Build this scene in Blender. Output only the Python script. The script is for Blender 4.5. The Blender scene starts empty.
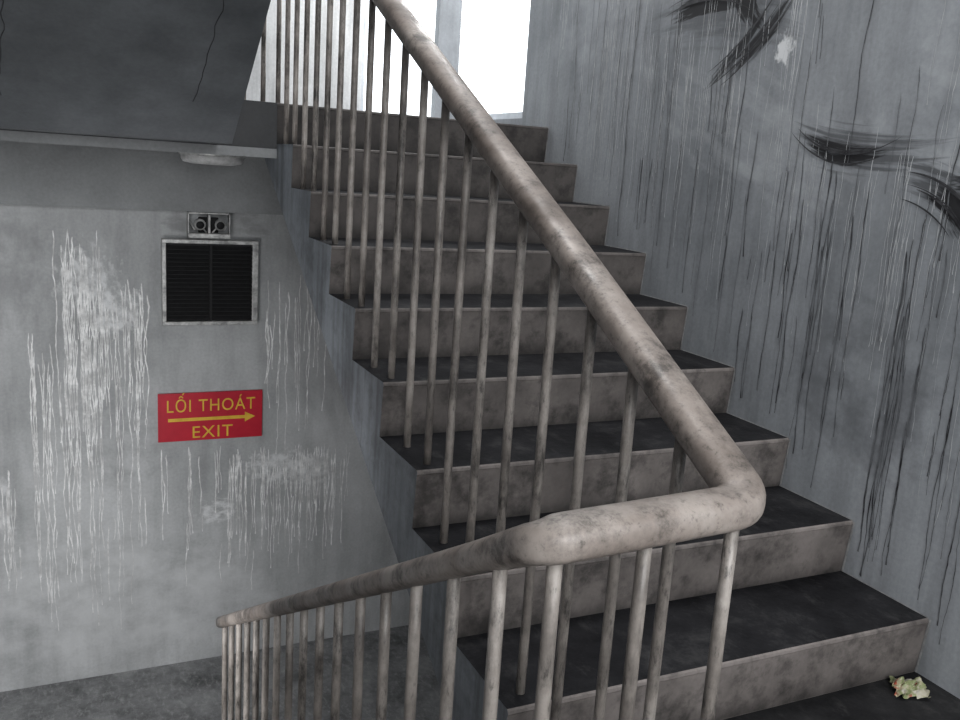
import bpy, bmesh, math, random
from mathutils import Vector, Matrix, noise
random.seed(11)
H=0.17; T=0.3014; W=1.313; XE=-0.25; XL=-1.56; YB=3.3; ZU=9*H; ZD=-9*H
sc=bpy.context.scene
# ---------------------------------------------------------------- materials
def new_mat(name):
    m=bpy.data.materials.new(name); m.use_nodes=True
    nt=m.node_tree; nt.nodes.clear()
    out=nt.nodes.new('ShaderNodeOutputMaterial'); b=nt.nodes.new('ShaderNodeBsdfPrincipled')
    nt.links.new(b.outputs[0],out.inputs[0]); return m,nt,b,out
def N(nt,t,**k):
    n=nt.nodes.new(t)
    for a,v in k.items(): setattr(n,a,v)
    return n
def noise_n(nt,scale,sv=(1,1,1),detail=6,rough=.6,off=(0,0,0)):
    tc=N(nt,'ShaderNodeTexCoord'); mp=N(nt,'ShaderNodeMapping')
    mp.inputs['Scale'].default_value=sv; mp.inputs['Location'].default_value=off
    no=N(nt,'ShaderNodeTexNoise'); no.inputs['Scale'].default_value=scale
    no.inputs['Detail'].default_value=detail; no.inputs['Roughness'].default_value=rough
    nt.links.new(tc.outputs['Object'],mp.inputs[0]); nt.links.new(mp.outputs[0],no.inputs[0]); return no.outputs['Fac']
def axis(nt,k,lo,hi):
    tc=N(nt,'ShaderNodeTexCoord'); sp=N(nt,'ShaderNodeSeparateXYZ'); mr=N(nt,'ShaderNodeMapRange')
    mr.inputs[1].default_value=lo; mr.inputs[2].default_value=hi
    nt.links.new(tc.outputs['Object'],sp.inputs[0]); nt.links.new(sp.outputs[k],mr.inputs[0]); return mr.outputs[0]
def ramp(nt,fac,stops):
    r=N(nt,'ShaderNodeValToRGB'); e=r.color_ramp.elements
    while len(e)<len(stops): e.new(.5)
    for x,(p,c) in zip(e,stops):
        x.position=p; x.color=(c if isinstance(c,tuple) else (c,c,c))+(1,)
    nt.links.new(fac,r.inputs[0]); return r.outputs[0]
def mix(nt,fac,a,b,mode='MIX'):
    m=N(nt,'ShaderNodeMix',data_type='RGBA',blend_type=mode)
    for s,v in ((0,fac),(6,a),(7,b)):
        if hasattr(v,'node'): nt.links.new(v,m.inputs[s])
        elif isinstance(v,(int,float)): m.inputs[s].default_value=v if s==0 else (v,v,v,1)
        else: m.inputs[s].default_value=tuple(v)+(1,)
    return m.outputs[2]
def mth(nt,op,a,b=0.,clamp=False):
    m=N(nt,'ShaderNodeMath',operation=op); m.use_clamp=clamp
    for s,v in ((0,a),(1,b)):
        if hasattr(v,'node'): nt.links.new(v,m.inputs[s])
        else: m.inputs[s].default_value=v
    return m.outputs[0]
def bump(nt,b,fac,st=.3,d=.01):
    bp=N(nt,'ShaderNodeBump'); bp.inputs['Strength'].default_value=st; bp.inputs['Distance'].default_value=d
    nt.links.new(fac,bp.inputs['Height']); nt.links.new(bp.outputs[0],b.inputs['Normal'])
def smudge(nt,c,wall,ca,cz,ra,rz,ang,bend,col,amt=1.,along=1.2,across=7.,lo=.45,hi=.6,soft=1.6,seed=0.,scale=2.):
    """residue and tone patches on a wall: ellipse (ca,cz,ra,rz) rotated by ang, filled by streaky noise"""
    tc=N(nt,'ShaderNodeTexCoord'); mp=N(nt,'ShaderNodeMapping',vector_type='TEXTURE')
    if wall=='r':
        mp.inputs['Location'].default_value=(W,ca,cz); mp.inputs['Rotation'].default_value=(ang,0,0); mp.inputs['Scale'].default_value=(1,ra,rz); k=1
    else:
        mp.inputs['Location'].default_value=(ca,YB,cz); mp.inputs['Rotation'].default_value=(0,-ang,0); mp.inputs['Scale'].default_value=(ra,1,rz); k=0
    nt.links.new(tc.outputs['Object'],mp.inputs[0]); sp=N(nt,'ShaderNodeSeparateXYZ'); nt.links.new(mp.outputs[0],sp.inputs[0])
    uu=sp.outputs[k]; v0=sp.outputs[2]
    vv=mth(nt,'ADD',v0,mth(nt,'MULTIPLY',mth(nt,'MULTIPLY',uu,uu),bend))
    cb=N(nt,'ShaderNodeCombineXYZ'); nt.links.new(uu,cb.inputs[0]); nt.links.new(vv,cb.inputs[1])
    ln=N(nt,'ShaderNodeVectorMath',operation='LENGTH'); nt.links.new(cb.outputs[0],ln.inputs[0])
    fall=mth(nt,'MULTIPLY',mth(nt,'SUBTRACT',1.,ln.outputs['Value']),soft,True)
    cn=N(nt,'ShaderNodeCombineXYZ'); nt.links.new(mth(nt,'MULTIPLY',uu,along),cn.inputs[0]); nt.links.new(mth(nt,'MULTIPLY',vv,across),cn.inputs[1]); cn.inputs[2].default_value=seed
    no=N(nt,'ShaderNodeTexNoise'); no.inputs['Scale'].default_value=scale; no.inputs['Detail'].default_value=7; no.inputs['Roughness'].default_value=.6
    nt.links.new(cn.outputs[0],no.inputs[0])
    t=mth(nt,'ADD',no.outputs['Fac'],mth(nt,'MULTIPLY',mth(nt,'SUBTRACT',fall,1.),.35))
    f=mth(nt,'MULTIPLY',ramp(nt,t,[(lo,0.),(hi,1.)]),amt)
    f=mth(nt,'MULTIPLY',f,mth(nt,'MULTIPLY',fall,3.,True))
    return mix(nt,f,c,col)
def plaster(name,dark,light,streak=(10,10,1.2),streak_amt=.5,rough=.75,blot=1.6,speck=.5,grad=None,marks=(),wall='r',dirt=None,edge=False):
    m,nt,b,o=new_mat(name)
    c=ramp(nt,noise_n(nt,blot,detail=8,rough=.62),[(.32,dark),(.68,light)])
    s=ramp(nt,noise_n(nt,1.6,streak,detail=5,rough=.65,off=(3,1,0)),[(.35,.55),(.55,1.0),(.75,1.12)])
    c=mix(nt,streak_amt,c,s,'MULTIPLY')
    g=ramp(nt,noise_n(nt,70,detail=3),[(.3,.8),(.7,1.1)])
    c=mix(nt,speck,c,g,'MULTIPLY')
    if dirt:
        c=mix(nt,dirt,c,ramp(nt,noise_n(nt,9,detail=8,rough=.7,off=(4,4,8)),[(.36,.25),(.52,1.)]),'MULTIPLY')
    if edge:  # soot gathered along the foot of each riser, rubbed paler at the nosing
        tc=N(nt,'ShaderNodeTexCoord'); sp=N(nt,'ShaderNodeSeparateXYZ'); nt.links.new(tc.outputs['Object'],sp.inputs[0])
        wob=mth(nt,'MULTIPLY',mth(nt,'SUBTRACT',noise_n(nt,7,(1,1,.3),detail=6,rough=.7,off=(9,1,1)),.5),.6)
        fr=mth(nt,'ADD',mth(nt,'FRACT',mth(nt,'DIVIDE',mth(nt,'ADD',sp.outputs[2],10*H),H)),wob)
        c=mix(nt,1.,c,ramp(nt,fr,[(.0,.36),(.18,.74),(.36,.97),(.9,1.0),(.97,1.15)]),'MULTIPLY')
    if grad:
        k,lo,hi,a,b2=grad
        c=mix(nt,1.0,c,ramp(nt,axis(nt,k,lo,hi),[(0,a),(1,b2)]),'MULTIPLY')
    for i,mk in enumerate(marks): c=smudge(nt,c,wall,seed=i*3.7+1,**mk)
    nt.links.new(c,b.inputs['Base Color']); b.inputs['Roughness'].default_value=rough
    bump(nt,b,noise_n(nt,45,detail=5),.25,.004)
    return m
def simple(name,dark,light,scale=20,rough=.6,metal=0.,bs=.1,stops=(.35,.65)):
    m,nt,b,o=new_mat(name)
    n=noise_n(nt,scale,detail=7,rough=.65)
    nt.links.new(ramp(nt,n,[(stops[0],dark),(stops[1],light)]),b.inputs['Base Color'])
    b.inputs['Roughness'].default_value=rough; b.inputs['Metallic'].default_value=metal
    if bs: bump(nt,b,n,bs,.003)
    return m
def sooty(name,dark,mid,ash,s1=6,s2=40,rough=.6,a1=.55,a2=.72,spec=.25,amt=.5):
    m,nt,b,o=new_mat(name)
    c=ramp(nt,noise_n(nt,s1,detail=10,rough=.74),[(.34,dark),(.56,mid),(.80,ash)])
    k=ramp(nt,noise_n(nt,s2,(1,.45,1),detail=8,rough=.75,off=(2,7,3)),[(a1,0.),(a2,1.)])
    k=mth(nt,'MULTIPLY',k,amt)
    c=mix(nt,k,c,ash); nt.links.new(c,b.inputs['Base Color']); b.inputs['Roughness'].default_value=rough
    b.inputs['Specular IOR Level'].default_value=spec
    bump(nt,b,noise_n(nt,60,detail=5),.4,.004); return m
M={}
BLK=(.012,.012,.014); GRY=(.06,.062,.068); PAL=(.50,.52,.54); WHT=(.76,.77,.78)
d=dict
mr=[d(ca=1.0,cz=1.5,ra=.9,rz=.35,ang=.4,bend=0,col=PAL,amt=.45,along=2,across=2.,lo=.40,hi=.7),
    d(ca=.25,cz=1.55,ra=.5,rz=.35,ang=.3,bend=0,col=PAL,amt=.4,along=2,across=2,lo=.42,hi=.7),
    d(ca=2.0,cz=2.0,ra=.8,rz=.7,ang=0,bend=0,col=(.45,.47,.50),amt=.5,along=2,across=2,lo=.4,hi=.7),  # paler tone at the far end of the wall
    d(ca=.35,cz=.75,ra=.5,rz=.4,ang=.3,bend=0,col=(.10,.105,.115),amt=.55,along=2,across=2,lo=.36,hi=.6),  # darker tone low on the near part of the wall
    d(ca=1.2,cz=1.91,ra=.55,rz=.16,ang=.1,bend=.5,col=GRY,amt=.6,along=1,across=3,lo=.30,hi=.55),
    d(ca=1.28,cz=1.955,ra=.26,rz=.055,ang=-.05,bend=.5,col=BLK,amt=1,along=.8,across=1.6,lo=.24,hi=.36),
    d(ca=1.08,cz=1.93,ra=.15,rz=.06,ang=.9,bend=-.4,col=BLK,amt=1,along=.8,across=1.8,lo=.26,hi=.38),
    d(ca=.98,cz=1.80,ra=.22,rz=.05,ang=2.45,bend=.5,col=BLK,amt=.95,along=.7,across=2.6,lo=.30,hi=.42),
    d(ca=1.10,cz=1.77,ra=.22,rz=.03,ang=2.4,bend=.5,col=BLK,amt=.9,along=.7,across=1.6,lo=.26,hi=.42),
    d(ca=.86,cz=1.76,ra=.06,rz=.08,ang=0,bend=0,col=WHT,amt=.8,along=1,across=1,lo=.30,hi=.45),
    d(ca=.50,cz=1.44,ra=.40,rz=.10,ang=.1,bend=-.6,col=GRY,amt=.75,along=.5,across=3,lo=.34,hi=.50),
    d(ca=.56,cz=1.43,ra=.19,rz=.045,ang=.12,bend=-.7,col=BLK,amt=1,along=.7,across=2.0,lo=.26,hi=.40),
    d(ca=.15,cz=1.33,ra=.26,rz=.11,ang=.4,bend=.5,col=GRY,amt=.8,along=.7,across=3,lo=.32,hi=.50),
    d(ca=.13,cz=1.28,ra=.13,rz=.055,ang=.7,bend=.6,col=BLK,amt=1,along=.7,across=2.0,lo=.24,hi=.38),
    d(ca=.08,cz=1.36,ra=.12,rz=.035,ang=.1,bend=.5,col=BLK,amt=1,along=.7,across=1.6,lo=.24,hi=.38)]
M['wall_r']=plaster('soot_plaster_right',(.175,.188,.203),(.35,.368,.39),(1,7,.7),.45,marks=mr,blot=1.3)
mb=[d(ca=-.74,cz=.66,ra=.24,rz=.26,ang=.3,bend=0,col=WHT,amt=.7,along=3,across=2,lo=.38,hi=.60),
    d(ca=-.60,cz=.48,ra=.22,rz=.18,ang=.6,bend=0,col=WHT,amt=.7,along=3,across=2,lo=.38,hi=.58),
    d(ca=.30,cz=-.42,ra=.42,rz=.16,ang=-.1,bend=0,col=WHT,amt=.7,along=5,across=2,lo=.36,hi=.58),
    d(ca=-.1,cz=-.64,ra=.18,rz=.12,ang=0,bend=0,col=WHT,amt=.7,along=2,across=2,lo=.40,hi=.6),
    d(ca=-1.2,cz=-.5,ra=.2,rz=.3,ang=0,bend=0,col=WHT,amt=.6,along=2,across=2,lo=.38,hi=.6),
    d(ca=-.7,cz=-1.1,ra=1.3,rz=.6,ang=0,bend=0,col=(.68,.69,.70),amt=.6,along=3,across=2,lo=.34,hi=.6),
    d(ca=-.15,cz=.95,ra=.5,rz=.12,ang=0,bend=0,col=(.12,.12,.12),amt=.5,along=2,across=1,lo=.38,hi=.6),
    d(ca=-1.1,cz=.7,ra=.35,rz=.5,ang=0,bend=0,col=(.2,.205,.21),amt=.5,along=2,across=2,lo=.36,hi=.6),
    d(ca=-.6,cz=-.2,ra=.5,rz=.5,ang=0.3,bend=0,col=(.24,.245,.25),amt=.45,along=3,across=3,lo=.42,hi=.62),
    d(ca=.45,cz=.2,ra=.35,rz=.8,ang=0.3,bend=0,col=(.22,.22,.225),amt=.4,along=2,across=1,lo=.38,hi=.6)]
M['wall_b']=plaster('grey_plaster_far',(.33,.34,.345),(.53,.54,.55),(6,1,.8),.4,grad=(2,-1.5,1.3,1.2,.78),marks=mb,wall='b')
M['wall_l']=plaster('grey_plaster',(.25,.25,.26),(.42,.42,.43))
M['wall_w']=plaster('pale_plaster',(.50,.51,.52),(.75,.76,.76))
M['pillar']=plaster('pillar_plaster',(.12,.13,.14),(.20,.21,.225))
M['beam']=plaster('beam_paint',(.175,.18,.185),(.28,.29,.295),(2,2,2),.2)
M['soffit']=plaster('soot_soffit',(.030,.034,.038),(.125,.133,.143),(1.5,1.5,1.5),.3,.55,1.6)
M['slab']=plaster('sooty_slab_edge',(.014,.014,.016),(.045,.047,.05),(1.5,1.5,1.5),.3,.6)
M['string']=plaster('stringer_paint',(.115,.128,.145),(.245,.268,.295),(2,13,.8),.9,.5,3,dirt=.5)
M['tread']=sooty('sooty_tread',(.004,.004,.005),(.016,.016,.018),(.065,.064,.064),4,14,.85,a1=.54,a2=.72,spec=.15)
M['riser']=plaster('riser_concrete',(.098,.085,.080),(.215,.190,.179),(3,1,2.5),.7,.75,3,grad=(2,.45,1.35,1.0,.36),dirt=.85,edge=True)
M['floor']=sooty('sooty_floor',(.006,.006,.007),(.020,.020,.021),(.065,.064,.062),5,20,.85,spec=.15)
M['lfloor']=sooty('terrazzo_floor',(.09,.092,.094),(.27,.275,.28),(.46,.46,.46),4,34,.5,.50,.72,amt=.8)
M['black']=simple('charred_black',(.002,.002,.003),(.008,.008,.009),40,.8)
M['soffit_cable']=simple('dark_cable',(.012,.012,.014),(.03,.03,.034),30,.8)
M['frame']=simple('grille_frame_metal',(.22,.22,.22),(.6,.6,.59),25,.45,.3)
M['red']=simple('sign_red',(.42,.010,.028),(.52,.016,.035),6,.4,bs=0)
M['yel']=simple('sign_yellow',(.60,.36,.03),(.75,.48,.05),20,.5,bs=0)
M['lampglass']=simple('lamp_diffuser',(.30,.30,.30),(.55,.55,.55),20,.4,bs=0)
M['caulk']=simple('pale_mortar',(.22,.22,.22),(.42,.42,.42),40,.8)
M['winframe']=simple('window_frame_paint',(.35,.37,.4),(.5,.52,.55),10,.5)
def steel(name,lo,mi,hi,sc2,d1,d2):
    m,nt,b,o=new_mat(name)
    c=ramp(nt,noise_n(nt,4.2,detail=9,rough=.66),[(.34,lo),(.50,mi),(.70,hi)])
    s=ramp(nt,noise_n(nt,70,sc2,detail=7,rough=.72,off=(5,2,1)),[(.34,.2),(.43,.9),(.52,1.)])
    c=mix(nt,d1,c,s,'MULTIPLY')
    s=ramp(nt,noise_n(nt,10,sc2,detail=9,rough=.78,off=(1,9,1)),[(.38,.14),(.46,.7),(.54,1.)])
    c=mix(nt,d2,c,s,'MULTIPLY'); nt.links.new(c,b.inputs['Base Color'])
    nt.links.new(ramp(nt,noise_n(nt,12,detail=5),[(.3,.34),(.7,.65)]),b.inputs['Roughness'])
    b.inputs['Metallic'].default_value=.05; b.inputs['Specular IOR Level'].default_value=.5
    bump(nt,b,noise_n(nt,60,detail=5),.25,.002); return m
M['steel']=steel('dusty_railing_paint',(.125,.102,.088),(.235,.20,.178),(.37,.33,.30),(1,1,1),.6,.8)
M['steelb']=steel('dusty_baluster_paint',(.10,.088,.08),(.235,.21,.19),(.41,.375,.345),(1,1,.3),.8,.95)
def residue(name,a,b2,scale,rough=.6):
    return simple(name,a,b2,scale,rough,bs=0,stops=(.38,.62))
M['dripd']=residue('dark_drip',(.14,.147,.157),(.018,.018,.021),10,.5)
M['dripl']=residue('pale_drip',(.33,.345,.36),(.60,.61,.62),18)
M['dripw']=residue('white_drip',(.50,.50,.50),(.88,.88,.88),15)
M['smear']=residue('soot_smear',(.012,.012,.015),(.05,.05,.055),30)
# ---------------------------------------------------------------- helpers
def link(o,parent=None):
    sc.collection.objects.link(o)
    if parent: o.parent=parent
    return o
def empty(name,loc=(0,0,0)):
    e=bpy.data.objects.new(name,None); e.empty_display_size=.1; e.location=loc; return link(e)
def mesh_obj(name,verts,faces,mats,idx=None,parent=None,smooth=False):
    me=bpy.data.meshes.new(name); me.from_pydata([tuple(v) for v in verts],[],faces)
    for mm in mats: me.materials.append(mm)
    if idx:
        for p,i in zip(me.polygons,idx): p.material_index=i
    if smooth:
        for p in me.polygons: p.use_smooth=True
    me.update(); return link(bpy.data.objects.new(name,me),parent)
def boxes(name,bl,mat,parent=None,bevel=0):
    V=[];F=[]
    for (x0,x1,y0,y1,z0,z1) in bl:
        n=len(V); V+=[(x0,y0,z0),(x1,y0,z0),(x1,y1,z0),(x0,y1,z0),(x0,y0,z1),(x1,y0,z1),(x1,y1,z1),(x0,y1,z1)]
        F+=[tuple(n+k for k in q) for q in ((0,3,2,1),(4,5,6,7),(0,1,5,4),(1,2,6,5),(2,3,7,6),(3,0,4,7))]
    o=mesh_obj(name,V,F,[mat],parent=parent)
    if bevel:
        b=o.modifiers.new('bevel','BEVEL'); b.width=bevel; b.segments=2
    return o
def extrude_profile(name,prof,x0,x1,mats,classify,parent=None):
    n=len(prof); V=[(x0,y,z) for y,z in prof]+[(x1,y,z) for y,z in prof]
    F=[tuple(range(n)),tuple(range(2*n-1,n-1,-1))]; idx=[3,3]
    for i in range(n):
        j=(i+1)%n; F.append((i,i+n,j+n,j)); idx.append(classify(prof[i],prof[j]))
    o=mesh_obj(name,V,F,mats,idx,parent)
    bm=bmesh.new(); bm.from_mesh(o.data); bmesh.ops.recalc_face_normals(bm,faces=bm.faces); bm.to_mesh(o.data); bm.free()
    return o
def tube(name,pts,a,b,mat,parent=None,seg=20,up=Vector((0,0,1)),power=2.0,radii=None,caps=True):
    pts=[Vector(p) for p in pts]; V=[];F=[]
    for i,p in enumerate(pts):
        t=(pts[min(i+1,len(pts)-1)]-pts[max(i-1,0)]).normalized()
        s=t.cross(up); s.normalize(); u=s.cross(t).normalized()
        k=radii[i] if radii else 1
        for j in range(seg):
            an=2*math.pi*j/seg; c,sn=math.cos(an),math.sin(an)
            cx=math.copysign(abs(c)**(2/power),c); sy=math.copysign(abs(sn)**(2/power),sn)
            V.append(p+s*a*k*cx+u*b*k*sy)
    for i in range(len(pts)-1):
        for j in range(seg):
            F.append((i*seg+j,i*seg+(j+1)%seg,(i+1)*seg+(j+1)%seg,(i+1)*seg+j))
    if caps:
        F.append(tuple(range(seg-1,-1,-1))); F.append(tuple(range((len(pts)-1)*seg,len(pts)*seg)))
    return mesh_obj(name,V,F,[mat],parent=parent,smooth=True)
def round_path(pts,rad,n=8):
    pts=[Vector(p) for p in pts]; out=[pts[0]]
    for i in range(1,len(pts)-1):
        p=pts[i]; r=rad[i-1]
        a=p+(pts[i-1]-p).normalized()*r; c=p+(pts[i+1]-p).normalized()*r
        for k in range(n+1):
            s=k/n; out.append(a*(1-s)**2+p*2*s*(1-s)+c*s*s)
    out.append(pts[-1])
    res=[out[0]]
    for q in out[1:]:
        d=(q-res[-1]).length; m=max(1,int(d/.12)); s0=res[-1].copy()
        for k in range(1,m+1): res.append(s0.lerp(q,k/m))
    return res
# ---------------------------------------------------------------- shell
YF=-2.7; ZT=4.4; th=.15
wall_r=boxes('wall_right',[(W,W+th,YF,2.7,ZD-.15,ZT),(W,W+th,2.7,YB,ZD-.15,ZU+.05),(W,W+th,2.7,YB,ZU+2.2,ZT)],M['wall_r'])
boxes('wall_left',[(XL-th,XL,YF,YB,ZD-.15,ZT)],M['wall_l'])
wx0,wx1=.64,1.07
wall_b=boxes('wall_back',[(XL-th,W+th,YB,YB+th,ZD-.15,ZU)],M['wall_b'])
boxes('wall_back_upper',[(XL-th,wx0,YB,YB+th,ZU,ZT),(wx0,W+th,YB,YB+th,ZU,ZU+.03),(wx0,W+th,YB,YB+th,ZU+2.2,ZT)],M['wall_w'])
boxes('wall_back_pier',[(wx1,wx1+.13,YB,YB+.06,ZU+.03,ZU+2.2)],M['pillar'])
boxes('wall_front',[(XL-th,W+th,YF-th,YF,ZD-.15,.9),(XL-th,W+th,YF-th,YF,2.7,ZT),(XL-th,XL+.2,YF-th,YF,.9,2.7),(W-.2,W+th,YF-th,YF,.9,2.7)],M['wall_l'])
boxes('ceiling',[(XL-th,W+th,YF-th,YB+th,ZT,ZT+.1)],M['wall_l'])
boxes('floor',[(XL,W,YF,-.75,-.15,0),(XE,W,-.75,-.5,-.15,0),(0.0,W,-.5,.015,-.15,0)],M['floor'])
boxes('floor_lower_landing',[(XL,W,-2.7,YB,ZD-.15,ZD)],M['lfloor'])
boxes('floor_upper_landing',[(XL,0,2.41,YB,1.34,ZU),(0,W,2.72,YB,1.34,ZU)],M['slab'])
boxes('trim_beam',[(XL,W,YB-.07,YB-.002,1.01,1.338)],M['beam'])
boxes('trim_1',[(XL,0,2.405,2.44,1.30,1.339)],M['beam'])
wf=empty('window_1')
boxes('frame',[(wx0-.0,wx0+.03,YB+.04,YB+.09,ZU+.03,ZU+2.2),(wx0,wx1,YB+.04,YB+.09,ZU+1.3,ZU+1.34)],M['winframe'],wf,.004)
wf=empty('window_2')
boxes('frame',[(W+.05,W+.1,2.7,2.74,ZU+.05,ZU+2.2),(W+.05,W+.1,2.7,YB,ZU+.05,ZU+.09)],M['winframe'],wf,.004)
# ---------------------------------------------------------------- stairs
def cls(a,b):
    dy=abs(a[0]-b[0]); dz=abs(a[1]-b[1])
    if dz<1e-3 and dy>.05: return 0
    return 2 if dy>.25 else 1
def flight(name,y0,z0,dirn,x0,x1,n,soff):
    P=[]
    for i in range(n):
        yb=y0+dirn*i*T; z1=z0+(i+1)*H
        P+=[(yb+dirn*.016,z0+i*H),(yb+dirn*.002,z1-.014),(yb,z1-.010),(yb+dirn*.002,z1-.003),(yb+dirn*.007,z1)]
    P+=soff
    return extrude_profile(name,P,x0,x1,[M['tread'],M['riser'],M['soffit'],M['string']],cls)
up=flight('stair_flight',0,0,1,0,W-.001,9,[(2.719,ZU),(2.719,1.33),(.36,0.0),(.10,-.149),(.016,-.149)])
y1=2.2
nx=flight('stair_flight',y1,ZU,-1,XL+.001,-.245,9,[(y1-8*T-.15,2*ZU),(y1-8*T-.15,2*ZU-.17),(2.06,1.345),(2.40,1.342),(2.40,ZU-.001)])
yb=-.75+8*T
dn=flight('stair_flight',yb,ZD,-1,XL+.001,XE,9,[(-.749,0),(-.749,-.4),(yb-.3,ZD)])
V=[];F=[]
def strip(a,b,w=.005):
    a=Vector(a);b=Vector(b); d=(b-a).normalized(); nrm=Vector((0,-d.z,d.y))*w
    n=len(V); V.extend([a,b,b+nrm,a+nrm]); F.append((n,n+1,n+2,n+3))
for i in range(9):
    xx=W-.0015
    strip((xx,i*T+.014,i*H),(xx,i*T-.001,(i+1)*H),.006)
    strip((xx,i*T,(i+1)*H+.001),(xx,(i+1)*T+.015,(i+1)*H+.001),.003)
mesh_obj('trim_2',V,F,[M['caulk']])
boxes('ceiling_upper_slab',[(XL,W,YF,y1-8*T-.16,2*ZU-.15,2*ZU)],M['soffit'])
def soff(x,y): return Vector((x,y,1.345+(2*ZU-.17-1.345)/(y1-8*T-.15-2.06)*(y-2.06)-.001))
for k,(a,b2) in enumerate((((-.37,1.25),(-.41,1.85)),((-.95,1.3),(-1.02,1.9)))):
    pts=[soff(a[0]+(b2[0]-a[0])*s/30+.014*noise.noise(Vector((s*.35,k*9,0))),a[1]+(b2[1]-a[1])*s/30) for s in range(31)]
    tube('soffit_cable',pts,.0016,.0016,M['soffit_cable'],nx,8)  # cables along the soffit, drawn as thin tubes
# ---------------------------------------------------------------- railing
rail=empty('stair_railing')
lx=-.31
def cxf(y): return .06-.019*max(y,0)
C=(.06,-.57,.855); K=(lx+.012,-.60,.855)
s_up=(1.775-.855)/(1.13+.57)
topy=2.5; topz=.855+s_up*(topy+.57)
s_dn=-.564
end=(lx,1.80,.855+s_dn*2.40)
nxs=.55
path=round_path([(lx,1.2,topz+nxs*1.3),(lx,topy,topz+.01),(cxf(topy),topy,topz),(.06,0,.855+s_up*.57),C,K,(lx,-.3,.855+s_dn*.30),end],[.09,.09,.01,.05,.035,.02],10)
L=[0]
for i in range(1,len(path)): L.append(L[-1]+(path[i]-path[i-1]).length)
kd=min(range(len(path)),key=lambda i:(path[i]-Vector(K)).length)
rad=[1.0 if l<L[kd]-.01 else max(.80,1.0-.20*(l-L[kd]+.01)/.24) for l in L]
tube('handrail',path,.037,.029,M['steel'],rail,32,power=2.6,radii=rad)
YUP=Vector((0,1,0))
def bal(name,x,y,zb,zt):
    n=6; lxn=random.uniform(-.003,.003); lyn=random.uniform(-.003,.003)
    pts=[(x+lxn*(1-k/n),y+lyn*(1-k/n),zb+(zt-zb)*k/n) for k in range(n+1)]
    return tube(name,pts,.0107,.0107,M['steelb'],rail,14,up=YUP)
def tread_z(y): return 0 if y<0 else min((int(y/T)+1),9)*H
k=0
for i in range(-3,17):
    y=.055+.1507*i; zt=.855+s_up*(y+.57)-.01
    if y>2.5: break
    k+=1; bal('baluster_%d'%k,cxf(y),y,tread_z(y),zt)
for x in (.028,-.125,-.268):
    k+=1; bal('baluster_%d'%k,x,-.574,0,.84)
def low_z(y): return ZD+max(0,(int((yb-y)/T)+1))*H if y<yb else ZD
for i in range(0,16):
    y=-.50+.1507*i
    if y>1.8: break
    k+=1; bal('baluster_%d'%k,lx,y,low_z(y),.855+s_dn*(y+.60)-.005)
for x in (-.045,-.13,-.22):
    k+=1; bal('baluster_%d'%k,x,topy-.02,ZU,topz)
for i in range(8):
    y=2.4-.1507*i
    zb=ZU+(int((y1-y)/T)+1)*H if y<y1 else ZU
    k+=1; bal('baluster_%d'%k,lx,y,zb,topz+nxs*(topy-y))
# ---------------------------------------------------------------- exit sign
sg=empty('exit_sign')
sx0,sx1,sz0,sz1=-.41,.135,-.215,.05
boxes('panel',[(sx0,sx1,YB-.014,YB-.001,sz0,sz1)],M['red'],sg,.002)
def text(body,cxp,cz,size,name,wid):
    cu=bpy.data.curves.new(name,'FONT'); cu.body=body; cu.size=size; cu.align_x='CENTER'; cu.align_y='CENTER'; cu.extrude=.0008; cu.space_character=1.12
    o=bpy.data.objects.new(name,cu); link(o); bpy.context.view_layer.update()
    dg=bpy.context.evaluated_depsgraph_get(); me=bpy.data.meshes.new_from_object(o.evaluated_get(dg)); bpy.data.objects.remove(o)
    xs=[v.co.x for v in me.vertices]; s=wid/(max(xs)-min(xs)); mx=(max(xs)+min(xs))/2
    for v in me.vertices: v.co=Vector(((v.co.x-mx)*s,v.co.y,v.co.z))
    me.materials.clear(); me.materials.append(M['yel'])
    o=bpy.data.objects.new(name,me); link(o,sg); o.rotation_euler=(math.pi/2,0,0); o.location=(cxp,YB-.0155,cz)
text('LỐI THOÁT',-.135,-.024,.096,'lettering_top',.46)
text('EXIT',-.13,-.172,.094,'lettering_bottom',.21)
ay=YB-.0155; az=-.096
mesh_obj('arrow',[(-.36,ay,az-.009),(.04,ay,az-.009),(.04,ay,az-.028),(.095,ay,az),(.04,ay,az+.028),(.04,ay,az+.009),(-.36,ay,az+.009)],[(0,1,2,3,4,5,6)],[M['yel']],parent=sg)
# ---------------------------------------------------------------- vent grille
vg=empty('ventilation_grille')
vx0,vx1,vz0,vz1=-.385,.098,.42,.865
f=.020
boxes('frame',[(vx0,vx1,YB-.04,YB-.001,vz1-f,vz1),(vx0,vx1,YB-.04,YB-.001,vz0,vz0+f),(vx0,vx0+f,YB-.04,YB-.001,vz0+f,vz1-f),(vx1-f*1.5,vx1,YB-.04,YB-.001,vz0+f,vz1-f)],M['frame'],vg,.003)
boxes('backing',[(vx0+f,vx1-f*1.5,YB-.012,YB-.002,vz0+f,vz1-f)],M['black'],vg)
xm=(vx0+vx1)/2
boxes('mullion',[(xm-.006,xm+.006,YB-.036,YB-.012,vz0+f,vz1-f)],M['black'],vg)
V=[];F=[]
for i in range(18):
    z=vz0+f+.010+i*(vz1-vz0-2*f-.02)/18
    n=len(V); a,b_=vx0+f,vx1-f*1.5
    V+=[(a,YB-.030,z),(b_,YB-.030,z),(b_,YB-.013,z+.018),(a,YB-.013,z+.018),(a,YB-.030,z-.003),(b_,YB-.030,z-.003)]
    F+=[(n,n+1,n+2,n+3),(n+4,n+5,n+1,n)]
mesh_obj('louvers',V,F,[M['black']],parent=vg)
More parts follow.
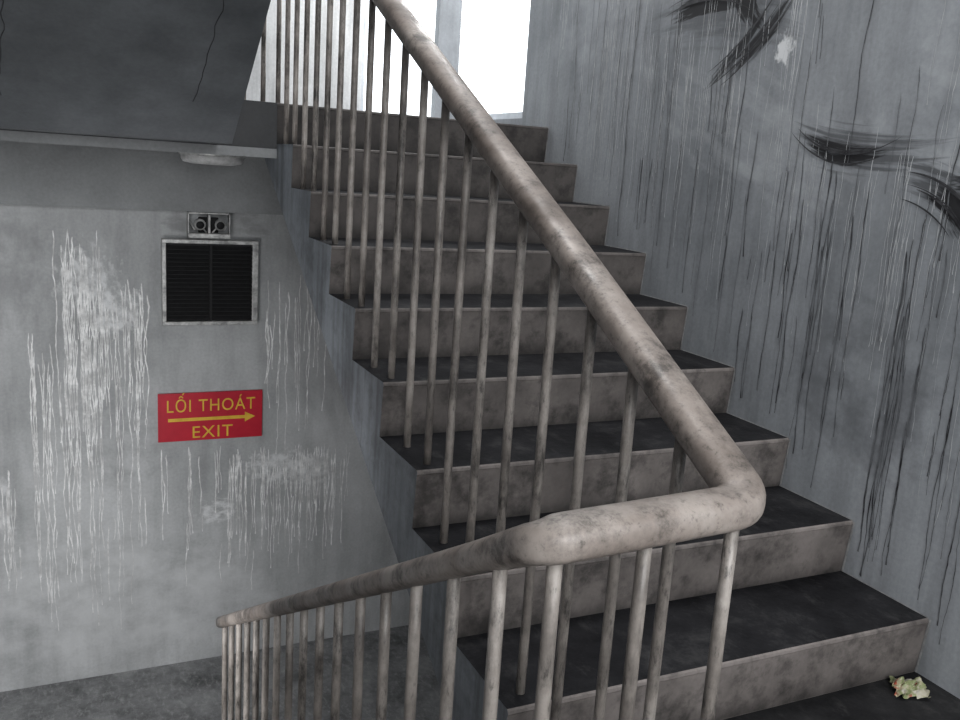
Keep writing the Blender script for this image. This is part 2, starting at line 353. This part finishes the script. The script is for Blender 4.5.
# ---------------------------------------------------------------- emergency light
el=empty('emergency_light')
ex=-.155
boxes('body',[(ex-.105,ex+.105,YB-.06,YB-.001,.875,.900)],M['frame'],el,.004)
boxes('bracket',[(ex-.105,ex-.099,YB-.05,YB-.002,.90,1.005),(ex+.099,ex+.105,YB-.05,YB-.002,.90,1.005),(ex-.105,ex+.105,YB-.05,YB-.044,.997,1.005),(ex-.006,ex+.006,YB-.05,YB-.02,.90,.995)],M['frame'],el,.002)
boxes('charred_core',[(ex-.05,ex+.05,YB-.02,YB-.002,.90,.98)],M['black'],el,.004)
for sx in (-.05,.05):
    tube('lamp_head',[(ex+sx,YB-.02,.955),(ex+sx,YB-.045,.953),(ex+sx,YB-.075,.948),(ex+sx,YB-.085,.945)],.026,.026,M['frame'],el,16,radii=[.5,.8,1.05,1.1])
    tube('lens',[(ex+sx,YB-.084,.945),(ex+sx,YB-.089,.944)],.020,.020,M['black'],el,16)
    tube('bent_arm',[(ex+sx*.3,YB-.05,.905),(ex+sx*.7,YB-.06,.93),(ex+sx*1.5,YB-.055,.92),(ex+sx*1.9,YB-.05,.96)],.004,.004,M['frame'],el,8,up=YUP)
# ---------------------------------------------------------------- ceiling lamp
cl=empty('ceiling_lamp')
def lathe(name,prof,c,mat,parent,seg=40):
    V=[];F=[]
    for r,z in prof:
        for j in range(seg):
            a=2*math.pi*j/seg; V.append((c[0]+r*math.cos(a),c[1]+r*math.sin(a),c[2]+z))
    for i in range(len(prof)-1):
        for j in range(seg): F.append((i*seg+j,i*seg+(j+1)%seg,(i+1)*seg+(j+1)%seg,(i+1)*seg+j))
    return mesh_obj(name,V,F,[mat],parent=parent,smooth=True)
lc=(-.20,2.85,1.34)
lathe('base',[(0,0),(.145,0),(.150,-.012),(.150,-.045),(.145,-.050),(0,-.05)],lc,M['frame'],cl)
lathe('diffuser',[(.140,-.045),(.140,-.065),(.13,-.080),(.09,-.088),(.001,-.09)],lc,M['lampglass'],cl)
# ---------------------------------------------------------------- crumpled wrapper
wr=bpy.data.meshes.new('crumpled_wrapper'); bm=bmesh.new()
bmesh.ops.create_grid(bm,x_segments=30,y_segments=22,size=.5)
for v in bm.verts:
    x,y=v.co.x*.09,v.co.y*.085
    n1=noise.noise(Vector((x*35,y*35,1.3))); n2=noise.noise(Vector((x*80,y*80,4.1)))
    z=.014+.035*abs(n1)+.010*n2-1.2*abs(y)**1.5
    v.co=Vector((x+.010*n2+.25*y,y+.014*n1,max(.002,z)))
bm.to_mesh(wr); bm.free()
m,nt,b,o=new_mat('wrapper_print')
c=ramp(nt,noise_n(nt,24,detail=3),[(.36,(.35,.07,.04)),(.42,(.36,.33,.22)),(.50,(.20,.24,.10)),(.58,(.40,.37,.28)),(.7,(.45,.44,.40))])
nt.links.new(c,b.inputs['Base Color']); b.inputs['Roughness'].default_value=.4
wr.materials.append(m); w=link(bpy.data.objects.new('crumpled_wrapper',wr)); w.location=(1.205,-.055,0); w.rotation_euler=(0,0,-.5)
# ---------------------------------------------------------------- stains (thin dried runs on the plaster)
def ribbons(name,items,mat,plane,off,parent):
    V=[];F=[]
    for q_,(pts,w) in enumerate(items):
        n0=len(V); n=len(pts); oo=off+q_*.000006
        for i,(a,z) in enumerate(pts):
            a0,z0=pts[max(i-1,0)]; a1,z1=pts[min(i+1,n-1)]
            d=Vector((a1-a0,z1-z0)); d.normalize() if d.length>1e-9 else None
            nn=Vector((-d.y,d.x))*w[i]/2
            V.append(plane(a+nn.x,z+nn.y,oo)); V.append(plane(a-nn.x,z-nn.y,oo))
        for i in range(n-1): q=n0+2*i; F.append((q,q+1,q+3,q+2))
    return mesh_obj(name,V,F,[mat],parent=parent)
def drip(a,zt,zb,w,wob=.006):
    n=max(4,int((zt-zb)/.02)); pts=[];ws=[]; sd=random.uniform(0,100)
    for i in range(n+1):
        s=i/n; z=zt+(zb-zt)*s
        pts.append((a+wob*noise.noise(Vector((sd,z*5,0)))*2+wob*.45*noise.noise(Vector((sd,z*34,5))),z))
        ws.append(max(.0008,w*(1-.35*s)*(.7+.6*noise.noise(Vector((sd,z*20,9)))+.2*random.random())))
    ws[0]*=.4; ws[-1]=w*.9
    return pts,ws
prr=lambda a,z,o:(W-o,a,z)
pbb=lambda a,z,o:(a,YB-o,z)
def stair_top(y): return 0.02 if y<0 else (int(y/T)+1)*H+.01
D=[]
for c in range(92):
    yc=random.uniform(-.45,2.45) if c%3 else random.uniform(-.3,1.2); zc=.95+.45*yc+random.uniform(-.4,.75)
    for i in range(random.choice((1,1,1,2,2,3))):
        y=yc+random.gauss(0,.06); zt=zc+random.uniform(-.15,.15)
        zb=zt-random.choice([.12,.25,.45,.7,1.0,1.3])*random.uniform(.7,1.2)
        zb=max(zb,stair_top(y)+random.uniform(-.005,.15))
        if zb<zt-.06: D.append(drip(y,zt,zb,random.uniform(.0016,.0042) if random.random()<.75 else random.uniform(.0045,.007),.007))
ribbons('dark_drip_marks',D,M['dripd'],prr,.0020,wall_r)
D=[]
for c in range(30):
    yc=random.uniform(-.3,2.4); zc=1.25+.38*yc+random.uniform(-.2,.5)
    for i in range(random.randint(4,13)):
        y=yc+random.gauss(0,.08); zt=zc+random.uniform(-.08,.1)
        zb=max(zt-random.uniform(.12,.75),stair_top(y)+.1)
        if zb<zt-.06: D.append(drip(y,zt,zb,random.uniform(.0014,.003),.007))
ribbons('pale_drip_marks',D,M['dripl'],prr,.0004,wall_r)
def smear(ca,cz,la,lz,n,bend,spread,w0=.003,w1=.007,smin=.25,smax=.65):
    out=[]
    for i in range(n):
        o=random.uniform(-1.6,1.6)*spread; s0=-random.uniform(smin,smax); s1=random.uniform(smin,smax)
        nn=18; pts=[];ws=[]; L=math.hypot(la,lz); px,pz=-lz/L,la/L; w=random.uniform(w0,w1)
        for k in range(nn+1):
            s=s0+(s1-s0)*k/nn
            pts.append((ca+la*s+px*(o+bend*s*s),cz+lz*s+pz*(o+bend*s*s))); ws.append(w*(math.sin(math.pi*(k+.2)/(nn+.4))**.6))
        out.append((pts,ws))
    return out
S=[]
for (ca,cz,la,lz,bd,sp_,n) in ((1.30,1.96,-.45,-.02,.16,.03,5),(1.02,1.80,-.32,.26,-.10,.035,6),(.56,1.43,-.34,-.03,-.18,.02,5),(.17,1.30,-.20,-.13,.10,.03,5)):
    S+=smear(ca,cz,la,lz,n,bd,sp_)
ribbons('soot_hand_smears',S,M['smear'],prr,.0050,wall_r)
D=[]
def cl_(x0,x1,zt0,zt1,l0,l1,n,w0=.004,w1=.009):
    for i in range(n):
        x=random.uniform(x0,x1); zt=random.uniform(zt0,zt1); zb_=zt-random.uniform(l0,l1)
        if sx0-.03<x<sx1+.03 and zt>sz0-.02 and zb_<sz1+.02:
            if zt>sz1+.1: zb_=sz1+.03
            else: continue
        if vx0-.03<x<vx1+.03 and zb_<1.0 and zt>vz0: continue
        D.append(drip(x,zt,zb_,random.uniform(w0,w1),.009))
cl_(-.88,-.66,.70,.90,.4,1.3,26); cl_(-.78,-.46,.45,.66,.2,.8,40); cl_(-1.0,-.5,.05,.45,.5,1.5,40)
cl_(-.05,.65,-.42,-.28,.15,.6,72); cl_(.15,.5,.4,.75,.3,1.0,20); cl_(-1.35,-1.1,-.45,-.3,.2,.6,20)
cl_(-1.1,.6,-.9,-.5,.1,.4,22); cl_(-.4,.1,-.32,-.25,.2,.6,14)
ribbons('white_drip_marks',D,M['dripw'],pbb,.0006,wall_b)
# ---------------------------------------------------------------- camera
yaw,pitch,roll,fp=.4452,-.2096,.066,894.9
f=Vector((math.sin(yaw)*math.cos(pitch),math.cos(yaw)*math.cos(pitch),math.sin(pitch)))
r=Vector((math.cos(yaw),-math.sin(yaw),0)); u=r.cross(f)
r2=r*math.cos(roll)+u*math.sin(roll); u2=-r*math.sin(roll)+u*math.cos(roll)
cam=bpy.data.cameras.new('camera'); co=link(bpy.data.objects.new('camera',cam)); cam.sensor_width=36; cam.lens=fp/960*36; cam.clip_start=.02
co.matrix_world=Matrix((( r2.x,u2.x,-f.x,-.8493),(r2.y,u2.y,-f.y,-1.5212),(r2.z,u2.z,-f.z,1.3112),(0,0,0,1))); sc.camera=co
# ---------------------------------------------------------------- light
wd=bpy.data.worlds.new('world'); sc.world=wd; wd.use_nodes=True
bg=wd.node_tree.nodes['Background']; bg.inputs[0].default_value=(.92,.97,1,1); bg.inputs[1].default_value=3.0
def area(name,loc,target,sx,sy,e,col=(1,1,1)):
    l=bpy.data.lights.new(name,'AREA'); l.shape='RECTANGLE'; l.size=sx; l.size_y=sy; l.energy=e; l.color=col
    o=link(bpy.data.objects.new(name,l)); o.location=loc
    o.rotation_euler=(Vector(target)-Vector(loc)).to_track_quat('-Z','Y').to_euler(); return o
area('daylight_window_side',(W+.6,3.0,2.9),(W-.5,2.6,2.0),.6,2.0,110)
area('front_fill',(-.1,YF-.3,2.0),(0,0,.9),2.2,1.7,76)  # added fill from behind the camera, outside the front wall opening
area('upper_fill',(.4,.8,4.3),(.6,1.1,0),1.4,1.4,70)  # added fill from above, no lamp fitting there
area('lower_fill',(-1.2,1.0,-.2),(-.6,3.3,-.4),.8,.8,20)  # unseen fill added to brighten the lower landing
sc.view_settings.view_transform='Standard'
sc.view_settings.exposure=0.1
